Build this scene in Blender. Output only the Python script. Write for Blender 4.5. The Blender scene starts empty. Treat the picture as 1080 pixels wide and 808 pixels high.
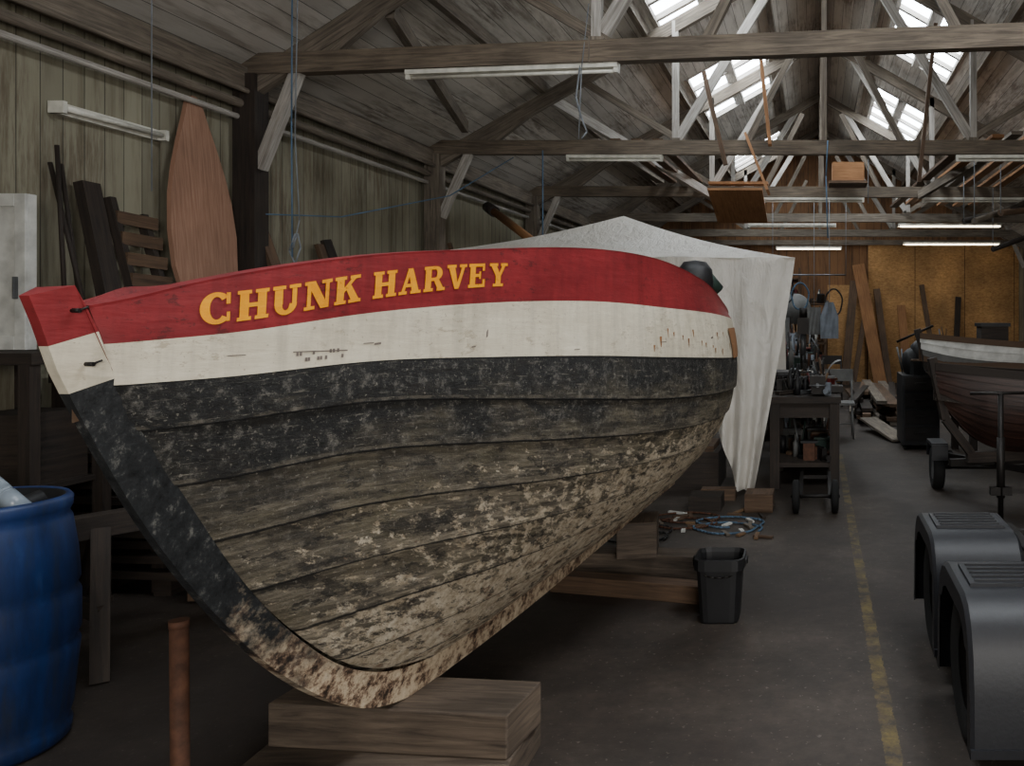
import bpy, math, random
import numpy as np
from mathutils import Vector, Matrix
random.seed(7)

# ------------------------------------------------------------------ materials
def C(r, g, b):
    f = lambda v: ((v/255+0.055)/1.055)**2.4 if v/255 > 0.04045 else v/255/12.92
    return (f(r), f(g), f(b), 1.0)

class Mat:
    def __init__(s, name, rough=0.7, metal=0.0):
        s.m = bpy.data.materials.new(name); s.m.use_nodes = True
        s.nt = s.m.node_tree; s.b = s.nt.nodes['Principled BSDF']
        s.b.inputs['Roughness'].default_value = rough
        s.b.inputs['Metallic'].default_value = metal
    def n(s, t, **k):
        nd = s.nt.nodes.new(t)
        for a, v in k.items(): setattr(nd, a, v)
        return nd
    def put(s, inp, v):
        if isinstance(v, bpy.types.NodeSocket): s.nt.links.new(v, inp)
        else: inp.default_value = v
    def uv(s): return s.n('ShaderNodeTexCoord').outputs['UV']
    def pos(s): return s.n('ShaderNodeNewGeometry').outputs['Position']
    def mp(s, vec, sc=(1, 1, 1), loc=(0, 0, 0)):
        m = s.n('ShaderNodeMapping'); s.put(m.inputs['Vector'], vec)
        m.inputs['Scale'].default_value = sc; m.inputs['Location'].default_value = loc
        return m.outputs[0]
    def noise(s, vec, scale=5, detail=4, rough=0.55, dist=0.0):
        t = s.n('ShaderNodeTexNoise'); s.put(t.inputs['Vector'], vec)
        t.inputs['Scale'].default_value = scale; t.inputs['Detail'].default_value = detail
        t.inputs['Roughness'].default_value = rough; t.inputs['Distortion'].default_value = dist
        return t.outputs[0]
    def ramp(s, fac, stops):
        r = s.n('ShaderNodeValToRGB'); s.put(r.inputs[0], fac)
        e = r.color_ramp.elements
        while len(e) < len(stops): e.new(0.5)
        for i, (p, c) in enumerate(stops):
            e[i].position = p
            e[i].color = c if isinstance(c, tuple) else (c, c, c, 1)
        return r.outputs[0]
    def mix(s, fac, a, b, mode='MIX'):
        m = s.n('ShaderNodeMixRGB', blend_type=mode)
        s.put(m.inputs[0], fac); s.put(m.inputs[1], a); s.put(m.inputs[2], b)
        return m.outputs[0]
    def ma(s, op, a, b=0.0, clamp=False):
        m = s.n('ShaderNodeMath', operation=op, use_clamp=clamp)
        s.put(m.inputs[0], a); s.put(m.inputs[1], b); return m.outputs[0]
    def sep(s, vec):
        x = s.n('ShaderNodeSeparateXYZ'); s.put(x.inputs[0], vec); return x.outputs
    def bump(s, h, st=0.3, d=0.01):
        b = s.n('ShaderNodeBump'); b.inputs['Strength'].default_value = st
        b.inputs['Distance'].default_value = d; s.put(b.inputs['Height'], h)
        s.nt.links.new(b.outputs[0], s.b.inputs['Normal'])
    def col(s, v): s.put(s.b.inputs['Base Color'], v); return s.m

def wood(name, dark, light, rough=0.75, gs=22, low=0.55):
    k = Mat(name, rough); uv = k.uv()
    g = k.noise(k.mp(uv, (1.3, gs, 1)), 2.2, 6, 0.65, 0.6)
    c = k.ramp(g, [(0.3, dark), (0.68, light)])
    l = k.noise(uv, 2.0, 3)
    c = k.mix(1.0, c, k.ramp(l, [(0.3, low), (0.7, 1.0)]), 'MULTIPLY')
    k.bump(g, 0.35, 0.006)
    return k.col(c)

def plain(name, colr, rough=0.6, metal=0.0, var=0.25, sc=9):
    k = Mat(name, rough, metal)
    n = k.noise(k.pos(), sc, 5)
    d = tuple(v*(1-var) for v in colr[:3])+(1,)
    u = tuple(min(1, v*(1+var)) for v in colr[:3])+(1,)
    k.bump(n, 0.15, 0.004)
    return k.col(k.ramp(n, [(0.3, d), (0.7, u)]))

def emis(name, colr, st):
    k = Mat(name); k.b.inputs['Base Color'].default_value = colr
    k.b.inputs['Emission Color'].default_value = colr
    k.b.inputs['Emission Strength'].default_value = st
    return k.m

def planks(name, ac, al, width, c1, c2, c3, stain=0.5, rough=0.85):
    k = Mat(name, rough); p = k.pos(); xyz = k.sep(p)
    a = k.ma('DIVIDE', xyz[ac], width)
    fr = k.ma('FRACT', a); fl = k.ma('FLOOR', a)
    wn = k.n('ShaderNodeTexWhiteNoise', noise_dimensions='1D'); k.put(wn.inputs['W'], fl)
    sc = [9.0, 9.0, 9.0]; sc[al] = 0.9
    st = k.noise(k.mp(p, tuple(sc)), 1.0, 6, 0.65, 0.4)
    big = k.noise(p, 0.8, 4, 0.6)
    c = k.ramp(st, [(0.32, c2), (0.5, c1), (0.75, c1)])
    m = k.ramp(big, [(0.45, 0.0), (0.62, 1.0)])
    fine = k.noise(k.mp(p, tuple(v*3 for v in sc)), 1.0, 4, 0.7)
    m2 = k.ma('MULTIPLY', m, k.ramp(fine, [(0.42, 0.0), (0.6, 1.0)]))
    c = k.mix(k.ma('MULTIPLY', m2, stain), c, c3)
    c = k.mix(1.0, c, k.ramp(wn.outputs[0], [(0.0, 0.78), (1.0, 1.05)]), 'MULTIPLY')
    gap = k.ma('LESS_THAN', fr, 0.045)
    c = k.mix(k.ma('MULTIPLY', gap, 0.75), c, (0.02, 0.017, 0.013, 1))
    k.bump(k.ma('SUBTRACT', st, k.ma('MULTIPLY', gap, 1.5)), 0.5, 0.01)
    return k.col(c)

M_wall = planks('wall_boards_left_paint', 1, 2, 0.15, C(150, 146, 126), C(120, 113, 93), C(88, 70, 52), 0.65)
M_wallx = planks('wall_boards_end', 0, 2, 0.18, C(136, 98, 66), C(96, 68, 46), C(60, 42, 28), 0.8)
M_roof = planks('roof_boards_whitewash', 0, 1, 0.13, C(204, 198, 189), C(160, 152, 141), C(106, 92, 78), 0.75)

def floor_mat():
    k = Mat('floor_concrete', 0.7); p = k.pos(); xyz = k.sep(p)
    n = k.noise(p, 1.1, 8, 0.65); f = k.noise(p, 14, 6, 0.7)
    c = k.ramp(n, [(0.3, C(42, 36, 31)), (0.55, C(64, 55, 48)), (0.75, C(88, 77, 69))])
    c = k.mix(0.7, c, k.ramp(f, [(0.3, 0.5), (0.65, 1.15)]), 'MULTIPLY')
    spots = k.ramp(k.noise(p, 40, 3), [(0.65, 0.0), (0.69, 1.0)])
    c = k.mix(k.ma('MULTIPLY', spots, 0.35), c, C(135, 126, 114))
    stain = k.ramp(k.noise(k.mp(p, (1, 1, 1), (7, 3, 0)), 0.7, 6, .65), [(0.46, 0.0), (0.6, 1.0)])
    c = k.mix(k.ma('MULTIPLY', stain, 0.65), c, C(34, 25, 20))
    wob = k.ma('MULTIPLY', k.ma('SUBTRACT', k.noise(p, 12, 4, .7), .5), .05)
    d = k.ma('ABSOLUTE', k.ma('ADD', k.ma('SUBTRACT', xyz[0], 0.285), wob))
    ln = k.ma('LESS_THAN', d, 0.032)
    ln = k.ma('MULTIPLY', ln, k.ma('LESS_THAN', xyz[1], 10.0))
    worn = k.ramp(k.noise(p, 6, 8, 0.75), [(0.42, 0.0), (0.64, 0.5)])
    c = k.mix(k.ma('MULTIPLY', ln, worn), c, C(140, 120, 56))
    k.bump(f, 0.3, 0.006)
    return k.col(c)
M_floor = floor_mat()

def osb():
    k = Mat('osb_board', 0.8); p = k.pos()
    c = k.ramp(k.noise(k.mp(p, (1, 1, 2.2)), 16, 6, .7), [(0.3, C(162, 116, 68)), (0.7, C(224, 176, 118))])
    c = k.mix(1, c, k.ramp(k.noise(p, 1.0, 4), [(.35, .6), (.65, 1.05)]), 'MULTIPLY')
    xyz = k.sep(p)
    g = k.ma('LESS_THAN', k.ma('FRACT', k.ma('DIVIDE', xyz[0], 1.22)), 0.012)
    return k.col(k.mix(g, c, C(60, 40, 24)))
M_osb = osb()

W_old = wood('old_grey_timber', C(82, 73, 63), C(148, 136, 121))
W_tie = wood('tie_beam_timber', C(74, 64, 54), C(134, 120, 103))
W_white = wood('whitewashed_timber', C(132, 126, 118), C(206, 200, 192), low=0.7)
W_dark = wood('dark_timber', C(28, 22, 18), C(62, 50, 41))
W_mid = wood('brown_timber', C(70, 52, 39), C(118, 92, 69))
W_ply = wood('plywood_board', C(142, 102, 82), C(182, 141, 116), gs=30, low=0.75)
W_or = wood('orange_pine', C(136, 92, 56), C(180, 130, 86), gs=18, low=0.7)
W_blk = wood('support_block_timber', C(66, 56, 48), C(126, 110, 94), gs=16, low=.45)
M_black = plain('black_plastic', C(22, 22, 24), 0.55)
M_fender = plain('black_moulded_plastic', C(25, 26, 31), 0.52, 0, 0.15, 60)
M_rubber = plain('tyre_rubber', C(15, 15, 15), 0.85)
M_steel = plain('galvanised_steel', C(110, 112, 114), 0.5, 0.8)
M_dsteel = plain('dark_steel', C(40, 37, 35), 0.5, 0.6)
M_rust = plain('rusty_steel', C(84, 54, 38), 0.8, 0.1, 0.4, 25)
M_stain = plain('rust_stain', C(148, 104, 66), 0.7, 0, 0.3, 25)
M_whitep = plain('white_paint', C(200, 200, 195), 0.5)
M_tube_off = plain('fluorescent_fitting_white', C(215, 213, 202), 0.4)
M_rope = plain('rope', C(120, 125, 130), 0.9)
M_bluerope = plain('blue_rope', C(80, 105, 128), 0.9)
M_red = plain('red_plastic', C(96, 34, 30), 0.5)
M_greyp = plain('grey_paint', C(98, 98, 96), 0.6)
M_greenp = plain('green_paint', C(34, 52, 45), 0.6)
M_cloth = plain('grey_blue_cloth', C(112, 118, 126), 0.9)
M_card = plain('brown_cardboard', C(116, 90, 64), 0.85)
M_tube_on = emis('fluorescent_lit', (1, 0.88, 0.68, 1), 10.0)
M_sky = emis('skylight_daylight', (0.88, 0.95, 1.0, 1), 16.0)

def sheetmat():
    k = Mat('white_plastic_sheet', 0.45); p = k.pos()
    n = k.noise(p, 2.5, 5, 0.6)
    k.bump(k.noise(k.mp(p, (5, 2, 1.5)), 2.5, 5, 0.6, 0.8), 0.8, 0.05)
    k.col(k.ramp(n, [(0.3, C(218, 211, 199)), (0.7, C(246, 242, 234))]))
    tr = k.n('ShaderNodeBsdfTranslucent'); tr.inputs[0].default_value = C(238, 232, 222)
    mx = k.n('ShaderNodeMixShader'); mx.inputs[0].default_value = 0.3
    out = k.nt.nodes['Material Output']
    k.nt.links.new(k.b.outputs[0], mx.inputs[1]); k.nt.links.new(tr.outputs[0], mx.inputs[2])
    k.nt.links.new(mx.outputs[0], out.inputs[0])
    return k.m
M_sheet = sheetmat()

def barrel_mat():
    k = Mat('blue_barrel_plastic', 0.5); p = k.pos()
    n = k.noise(k.mp(p, (6, 6, 1.2)), 2, 6, 0.7)
    c = k.ramp(n, [(0.3, C(13, 30, 64)), (0.6, C(21, 47, 96)), (0.85, C(50, 80, 126))])
    d = k.ramp(k.noise(k.mp(p, (9, 9, 1)), 2, 5, .7), [(.5, 0.0), (.7, .6)])
    return k.col(k.mix(d, c, C(44, 48, 54)))
M_barrel = barrel_mat()

# ------------------------------------------------------------------ mesh builder
class MB:
    def __init__(s): s.v = []; s.f = []; s.uv = []; s.mi = []; s.mats = []; s.sm = []
    def m(s, mat):
        if mat not in s.mats: s.mats.append(mat)
        return s.mats.index(mat)
    def face(s, idx, mat, uvs=None, smooth=False):
        s.f.append(tuple(idx)); s.mi.append(s.m(mat)); s.sm.append(smooth)
        s.uv.append(uvs if uvs else [(0, 0)]*len(idx))
    def vert(s, p): s.v.append(tuple(p)); return len(s.v)-1
    def obox(s, M4, size, mat, taper=1.0):
        sx, sy, sz = [d/2 for d in size]
        L = max(range(3), key=lambda i: size[i])
        o = [a for a in range(3) if a != L]
        loc = []
        for x in (-1, 1):
            for y in (-1, 1):
                for z in (-1, 1):
                    loc.append(Vector((x*sx, y*sy, z*sz)))
        base = len(s.v); s.v += [tuple(M4 @ p) for p in loc]
        ru, rv = random.random()*20, random.random()*20
        F = [((0, 1, 3, 2), 0), ((4, 6, 7, 5), 0), ((0, 4, 5, 1), 1), ((2, 3, 7, 6), 1), ((0, 2, 6, 4), 2), ((1, 5, 7, 3), 2)]
        for f, ax in F:
            if ax == L: ua, va = o
            else: ua = L; va = [a for a in o if a != ax][0]
            uvs = [(loc[i][ua]+ru, loc[i][va]+rv+ax*.37) for i in f]
            s.face([base+i for i in f], mat, uvs)
    def box(s, c, size, mat, rz=0, rx=0, ry=0):
        M4 = Matrix.Translation(c) @ Matrix.Rotation(math.radians(rz), 4, 'Z') @ Matrix.Rotation(math.radians(ry), 4, 'Y') @ Matrix.Rotation(math.radians(rx), 4, 'X')
        s.obox(M4, size, mat)
    def bb(s, x0, x1, y0, y1, z0, z1, mat):
        s.box(((x0+x1)/2, (y0+y1)/2, (z0+z1)/2), (abs(x1-x0), abs(y1-y0), abs(z1-z0)), mat)
    def beam(s, p0, p1, w, h, mat, up=(0, 0, 1)):
        p0 = Vector(p0); p1 = Vector(p1); d = p1-p0; L = d.length; d.normalize()
        up = Vector(up)
        if abs(d.dot(up)) > 0.98: up = Vector((0, 1, 0))
        x = d.cross(up).normalized(); z = x.cross(d).normalized()
        R = Matrix((x, d, z)).transposed().to_4x4()
        s.obox(Matrix.Translation((p0+p1)/2) @ R, (w, L, h), mat)
    def cyl(s, p0, p1, r0, r1=None, n=12, mat=None, caps=True):
        if r1 is None: r1 = r0
        p0 = Vector(p0); p1 = Vector(p1); d = (p1-p0); L = d.length; d.normalize()
        up = Vector((0, 0, 1)) if abs(d.z) < .95 else Vector((0, 1, 0))
        x = d.cross(up).normalized(); y = d.cross(x)
        b = len(s.v)
        for P, r in ((p0, r0), (p1, r1)):
            for i in range(n):
                a = 2*math.pi*i/n
                s.v.append(tuple(P+x*math.cos(a)*r+y*math.sin(a)*r))
        for i in range(n):
            j = (i+1) % n
            s.face((b+i, b+j, b+n+j, b+n+i), mat, [(0, i/n*.2), (0, (i+1)/n*.2), (L, (i+1)/n*.2), (L, i/n*.2)], True)
        if caps:
            s.face([b+i for i in range(n)][::-1], mat); s.face([b+n+i for i in range(n)], mat)
    def path(s, pts, r, mat, n=6):
        for a, b in zip(pts[:-1], pts[1:]): s.cyl(a, b, r, r, n, mat)
    def lathe(s, c, prof, n, mat, axis='z', mats=None, sq=0.0):
        b = len(s.v)
        for (r, h) in prof:
            for i in range(n):
                a = 2*math.pi*(i+.5)/n; q = 1.0
                if sq: q = (abs(math.cos(a))**sq+abs(math.sin(a))**sq)**(-1/sq)
                u, w = r*q*math.cos(a), r*q*math.sin(a)
                p = {'z': (u, w, h), 'x': (h, u, w), 'y': (u, h, w)}[axis]
                s.v.append((c[0]+p[0], c[1]+p[1], c[2]+p[2]))
        for k in range(len(prof)-1):
            mt = mats[k] if mats else mat
            for i in range(n):
                j = (i+1) % n
                s.face((b+k*n+i, b+k*n+j, b+(k+1)*n+j, b+(k+1)*n+i), mt, None, not sq)
    def grid(s, P, mat, smooth=True, uvf=None):
        b = len(s.v); R = len(P); Cn = len(P[0])
        for row in P:
            for p in row: s.v.append(tuple(p))
        for i in range(R-1):
            for j in range(Cn-1):
                ids = (b+i*Cn+j, b+i*Cn+j+1, b+(i+1)*Cn+j+1, b+(i+1)*Cn+j)
                uvs = [uvf(a, c) for a, c in ((i, j), (i, j+1), (i+1, j+1), (i+1, j))] if uvf else None
                s.face(ids, mat, uvs, smooth)
    def build(s, name, bevel=0, parent=None, recalc=True):
        V = np.array(s.v); lo = V.min(0); hi = V.max(0)
        c = np.array([(lo[0]+hi[0])/2, (lo[1]+hi[1])/2, lo[2]])
        if parent is not None: c = np.array([0., 0, 0])
        me = bpy.data.meshes.new(name)
        me.from_pydata([tuple(p) for p in (V-c)], [], s.f)
        for mt in s.mats: me.materials.append(mt)
        ul = me.uv_layers.new(name='UVMap')
        k = 0
        for pi, pl in enumerate(me.polygons):
            pl.material_index = s.mi[pi]; pl.use_smooth = s.sm[pi]
            for q in s.uv[pi]:
                ul.data[k].uv = q; k += 1
        me.update()
        ob = bpy.data.objects.new(name, me); bpy.context.scene.collection.objects.link(ob)
        ob.location = c
        if parent is not None:
            ob.parent = parent; ob.matrix_parent_inverse = Matrix.Translation(-Vector(parent.location))
        if recalc:
            import bmesh
            bm = bmesh.new(); bm.from_mesh(me); bmesh.ops.recalc_face_normals(bm, faces=bm.faces); bm.to_mesh(me); bm.free()
        if bevel:
            md = ob.modifiers.new('bevel', 'BEVEL'); md.width = bevel; md.segments = 2; md.limit_method = 'ANGLE'; md.angle_limit = math.radians(50)
        return ob

def lerp(a, b, t): return a+(b-a)*t
def sst(x): x = max(0, min(1, x)); return x*x*(3-2*x)
def cur(T, V):
    T = np.array(T, float); V = np.array(V, float)
    m = np.gradient(V, T)
    def f(x):
        if x <= T[0]: return float(V[0])
        if x >= T[-1]: return float(V[-1])
        i = int(np.searchsorted(T, x)-1); h = T[i+1]-T[i]; s = (x-T[i])/h
        return float((2*s**3-3*s**2+1)*V[i]+(s**3-2*s**2+s)*h*m[i]+(-2*s**3+3*s**2)*V[i+1]+(s**3-s**2)*h*m[i+1])
    return f

# ------------------------------------------------------------------ room
XL, XR, XRI, ZE, ZR, SL = -4.5, 5.0, 0.1, 3.5, 6.1, 0.565
Y0, Y1 = -6.0, 21.0
rz = lambda x: ZR-abs(x-XRI)*SL
b = MB(); b.bb(XL-.3, XR+.3, Y0, Y1+.3, -0.1, 0, M_floor); b.build('floor')
b = MB(); b.bb(XL-.12, XL, Y0, Y1, 0, rz(XL), M_wall); b.build('wall_left')
b = MB(); b.bb(XR, XR+.12, Y0, Y1, 0, rz(XR), M_wall); b.build('wall_right')
b = MB()
def pent(y, x0, x1, mat):
    pts = [(x0, y, 0), (x1, y, 0), (x1, y, rz(x1)), (XRI, y, ZR), (x0, y, rz(x0))]
    ids = [b.vert(p) for p in pts]; b.face(ids, mat)
pent(Y1+.05, XL, XR, M_wallx)
b.bb(1.3, XR, Y1-.03, Y1+.02, 0, 3.4, M_osb)
b.bb(.3, 1.25, Y1-.03, Y1+.02, 0, 2.4, M_osb)
b.bb(XL, XR, Y1-.1, Y1-.02, 3.38, 3.5, W_old)
b.build('wall_back', recalc=False)
b = MB()
b.bb(XL, -1.8, Y0-.1, Y0, 0, 3.4, M_wallx); b.bb(3.4, XR, Y0-.1, Y0, 0, 3.3, M_wallx)
ids = [b.vert(p) for p in [(XL, Y0, rz(XL)-.1), (-1.8, Y0, 3.4), (3.4, Y0, 3.3), (XR, Y0, rz(XR)-.05), (XR, Y0, rz(XR)), (XRI, Y0, ZR), (XL, Y0, rz(XL))]]
b.face(ids, M_wallx); b.build('wall_front', recalc=False)
HL = [(1.5, 4.0), (8.3, 10.3), (12.2, 14.8), (18.3, 19.9)]
HR = [(1.5, 4.0), (10.3, 12.6), (14.6, 17.2)]
def roofside(x0, xa, xb, x1, holes, name):
    b = MB()
    ys = sorted({Y0, Y1+.1} | {v for h in holes for v in h})
    xs = [x0, xa, xb, x1]
    for ya, yb in zip(ys[:-1], ys[1:]):
        for i in range(3):
            if i == 1 and any(abs(ya-h[0]) < 1e-6 for h in holes): continue
            p, q = xs[i], xs[i+1]
            ids = [b.vert(v) for v in [(p, ya, rz(p)), (q, ya, rz(q)), (q, yb, rz(q)), (p, yb, rz(p))]]
            b.face(ids, M_roof)
            ids = [b.vert(v) for v in [(p, ya, rz(p)+.05), (q, ya, rz(q)+.05), (q, yb, rz(q)+.05), (p, yb, rz(p)+.05)]]
            b.face(ids, M_greyp)
    return b.build(name, recalc=False)
roofside(XL-.15, -1.85, -.75, XRI, HL, 'ceiling')
roofside(XRI, 1.05, 1.95, XR+.15, HR, 'ceiling')
wi = 1
for holes, xa, xb in ((HL, -1.85, -.75), (HR, 1.05, 1.95)):
    for (ya, yb) in holes:
        b = MB()
        ids = [b.vert(v) for v in [(xa, ya, rz(xa)+.08), (xb, ya, rz(xb)+.08), (xb, yb, rz(xb)+.08), (xa, yb, rz(xa)+.08)]]
        b.face(ids, M_sky)
        n = 4
        for i in range(n+1):
            y = lerp(ya, yb, i/n); w = .06 if i in (0, n) else .07
            b.beam((xa, y, rz(xa)+.02), (xb, y, rz(xb)+.02), w, .06, W_white)
        for i in range(3):
            x = lerp(xa, xb, i/2)
            b.beam((x, ya, rz(x)+.01), (x, yb, rz(x)+.01), .16 if i == 1 else .06, .06, W_white)
        b.build('window_%d' % wi, recalc=False); wi += 1

b = MB(); b.bb(XL, XL+.14, Y0, Y1, 3.36, 3.52, W_old); b.build('trim_1')
b = MB(); b.cyl((XL+.1, Y0+.1, 3.24), (XL+.1, Y1-.1, 3.24), .035, mat=W_old); b.cyl((XL+.08, Y0+.1, 3.14), (XL+.08, Y1-.1, 3.14), .022, mat=W_white)
b.cyl((XL+.16, Y0+.1, 3.33), (XL+.16, Y1-.1, 3.33), .02, mat=W_old)
b.build('conduit_pipe')
for x in (-3.1, -1.95, -.6, .8, 2.15, 3.4):
    b = MB(); z = rz(x)-.07
    b.beam((x, Y0, z), (x, Y1, z), .07, .12, W_old); b.build('roof_purlin')
b = MB(); b.bb(XRI-.04, XRI+.04, Y0, Y1, ZR-.2, ZR-.03, W_old); b.build('ridge_beam')

def truss(y, skew=0.0, tiew=W_tie, zt=3.55, king=True):
    b = MB(); yy = lambda x: y+(x-XL)*skew
    P = lambda x, z: (x, yy(x), z)
    b.beam(P(XL+.02, zt), P(XR-.05, zt-.02), .1, .16, tiew)
    for s_, xe in ((-1, XL+.1), (1, XR-.1)):
        b.beam(P(xe, rz(xe)-.2), P(XRI, ZR-.2), .08, .15, W_old)
        xq = XRI+s_*1.7
        b.beam(P(xq, zt), P(xq, rz(xq)-.15), .07, .08, W_white)
        b.beam(P(xq, zt+.05), P(XRI+s_*.45, rz(XRI+s_*.45)-.2), .06, .1, W_white)
        b.beam(P(xq-s_*.1, zt+.05), P(XRI+s_*2.75, rz(XRI+s_*2.75)-.25), .06, .08, W_old)
        b.beam(P(XRI+s_*.9, zt+.02), P(XRI+s_*.3, zt+1.2), .05, .07, W_old)
        b.beam(P(XRI+s_*3.9, zt), P(XRI+s_*3.2, rz(XRI+s_*3.2)-.2), .06, .09, W_old)
        xp = xe+(-s_*0.03)
        b.beam(P(xp, 0), P(xp, 3.47), .17, .17, W_old if y > 8 else W_dark)
        b.beam(P(xp-s_*.08, 2.75), P(xp-s_*.5, zt+.18), .07, .085, W_white)
    if king: b.beam(P(XRI, zt), P(XRI, ZR-.15), .06, .08, W_old)
    for x in (XRI-1.7, XRI+1.7):
        b.beam(P(x, zt-.09), P(x, zt+.1), .11, .09, W_old)
    b.build('roof_truss')
truss(6.62, -0.125, king=False)
truss(9.8, -0.01)
truss(13.2); truss(16.6, 0, W_old); truss(19.6, 0, W_old)
truss(3.2); truss(-.6)
b = MB(); b.beam((-3.29, 6.6, 3.98), (-3.9, 9.5, 3.72), .07, .13, W_old); b.build('wind_brace')
b = MB(); b.beam((-3.1, 9.9, 4.15), (-1.6, 13.1, 3.48), .07, .12, W_white); b.build('wind_brace')
b = MB(); b.beam((-2.9, 13.3, 4.25), (-1.3, 16.5, 3.5), .07, .12, W_white); b.build('wind_brace')
b = MB(); b.beam((3.1, 9.9, 4.15), (1.6, 13.1, 3.48), .07, .12, W_old); b.build('wind_brace')

def tube(p0, p1, on=False):
    b = MB(); p0 = Vector(p0); p1 = Vector(p1)
    b.beam(p0, p1, .07, .035, M_tube_off)
    dn = Vector((0, 0, -.036))
    b.cyl(p0+dn*1.1, p1+dn*1.1, .014, mat=M_tube_on if on else M_tube_off, n=10)
    d = (p1-p0).normalized()*.03
    b.beam(p0+dn*.8, p0+d+dn*.8, .05, .05, M_tube_off); b.beam(p1-d+dn*.8, p1+dn*.8, .05, .05, M_tube_off)
    b.build('fluorescent_tube_light')
tube((-3.08, 6.44, 3.445), (-1.44, 6.24, 3.445))
tube((-2.85, 9.78, 3.445), (-1.75, 9.78, 3.445)); tube((1.6, 9.72, 3.43), (3.0, 9.7, 3.43))
tube((-1.0, 13.15, 3.43), (.75, 13.15, 3.43)); tube((1.65, 13.15, 3.43), (3.3, 13.15, 3.43))
tube((-1.3, 16.5, 3.4), (.4, 16.5, 3.4)); tube((1.6, 16.5, 3.4), (3.6, 16.5, 3.4), True)
tube((-.9, 19.4, 3.2), (.6, 19.4, 3.2), True); tube((2.0, 19.4, 3.3), (4.2, 19.4, 3.3), True)
b = MB(); b.bb(XL+.002, XL+.05, 5.0, 5.80, 2.80, 2.87, M_tube_off); b.cyl((XL+.075, 5.03, 2.835), (XL+.075, 5.78, 2.835), .018, mat=M_tube_off)
b.bb(XL+.01, XL+.1, 4.99, 5.02, 2.8, 2.87, M_tube_off); b.bb(XL+.01, XL+.1, 5.78, 5.81, 2.8, 2.87, M_tube_off); b.build('fluorescent_tube_light')

# ------------------------------------------------------------------ main boat
A = math.radians(8); SA, CA = math.sin(A), math.cos(A); SX, SY = -1.61, 1.79
def W(t, bb, z):
    if bb < 0: z = z+.30*bb*sst(-bb/.15)        # boat lists a little to starboard
    return (SX+t*SA+bb*CA, SY+t*CA-bb*SA, z)
T = 4.2
shB = cur([.05, .2, .3, .5, .7, 1, 1.3, 1.6, 2, 2.5, 3, 3.5, 4.2], [.042, .10, .15, .237, .32, .44, .555, .63, .69, .74, .70, .60, .42])
shZ = cur([0, .12, .25, .6, 1, 1.3, 1.7, 2.0, 2.4, 3.0, 3.6, 4.2], [1.610, 1.640, 1.683, 1.765, 1.815, 1.843, 1.852, 1.838, 1.78, 1.67, 1.63, 1.64])
l1Z = cur([0, .3, .65, 1.05, 1.4, 2, 3, 4.2], [1.535, 1.562, 1.615, 1.65, 1.66, 1.641, 1.598, 1.56])
l2Z = cur([0, .3, .65, 1.05, 1.4, 2, 3, 4.2], [1.448, 1.456, 1.478, 1.473, 1.462, 1.43, 1.385, 1.37])
f2 = cur([0, .5, 1.5, 2.3, 3.2, 4.2], [.93, .93, 1.0, 1.07, 1.09, 1.05])
nn = cur([.1, .4, 1.0, 2.0, 2.8, 4.2], [1.05, 1.2, 1.5, 2.0, 2.2, 1.8])
FR = [(-.048, 1.645), (-.015, 1.56), (.0, 1.51), (.03, 1.444), (.1, 1.306), (.2, 1.13), (.4, .847), (.6, .62), (.8, .45), (1.0, .328), (1.2, .276), (1.5, .275), (2, .29), (3.0, .35), (3.65, .395), (4.25, .43)]
RB = [(.015, 1.668), (.055, 1.59), (.075, 1.54), (.10, 1.455), (.175, 1.31), (.27, 1.165), (.45, .90), (.64, .685), (.83, .525), (1.03, .425), (1.25, .375), (1.5, .365), (2, .375), (3.0, .43), (3.65, .475), (4.25, .50)]
rbz = cur([p[0] for p in RB], [p[1] for p in RB])
HB = .042
fine = [(t, rbz(t)) for t in np.linspace(.10, 1.3, 120)]
al = [0]
for a, c in zip(fine[:-1], fine[1:]): al.append(al[-1]+math.hypot(c[0]-a[0], c[1]-a[1]))
al = np.array(al)/al[-1]
tR = lambda v: float(np.interp(v**1.25, al, [p[0] for p in fine]))
def B2(t): return max(HB, shB(t)*f2(t)) if t > .1 else HB
def lower(u, v, off=0.0):
    t0 = tR(v); t = t0+(T-t0)*u
    zt, zb = l2Z(t), rbz(t)
    k = sst(u/.55)
    z = zt-((1-k)*(l2Z(.1)-rbz(t0))+k*(zt-zb)*v**.85)
    if v >= .999: z = zb
    if v < 1e-6: z = zt
    z = min(zt, max(zb, z))
    s = (zt-z)/max(1e-4, zt-zb)
    Bm = B2(t)
    bb = HB+(Bm-HB)*(1-s**nn(t))
    if u < 1e-6: bb = HB
    bb = bb+off*min(1, u*25)
    return t, bb, z-off*.25
def upper(u, w):
    t0 = lerp(.05, .08, w) if w < 1 else lerp(.08, .10, w-1)
    t = t0+(T-t0)*u
    zs, z1, z2 = shZ(t), l1Z(t), l2Z(t)
    z = lerp(zs, z1, w) if w < 1 else lerp(z1, z2, w-1)
    f = lerp(1.0, f2(t), sst(w/2))
    bb = max(HB, shB(t)*f)
    if u < 1e-6: bb = HB
    return t, bb, z

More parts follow.
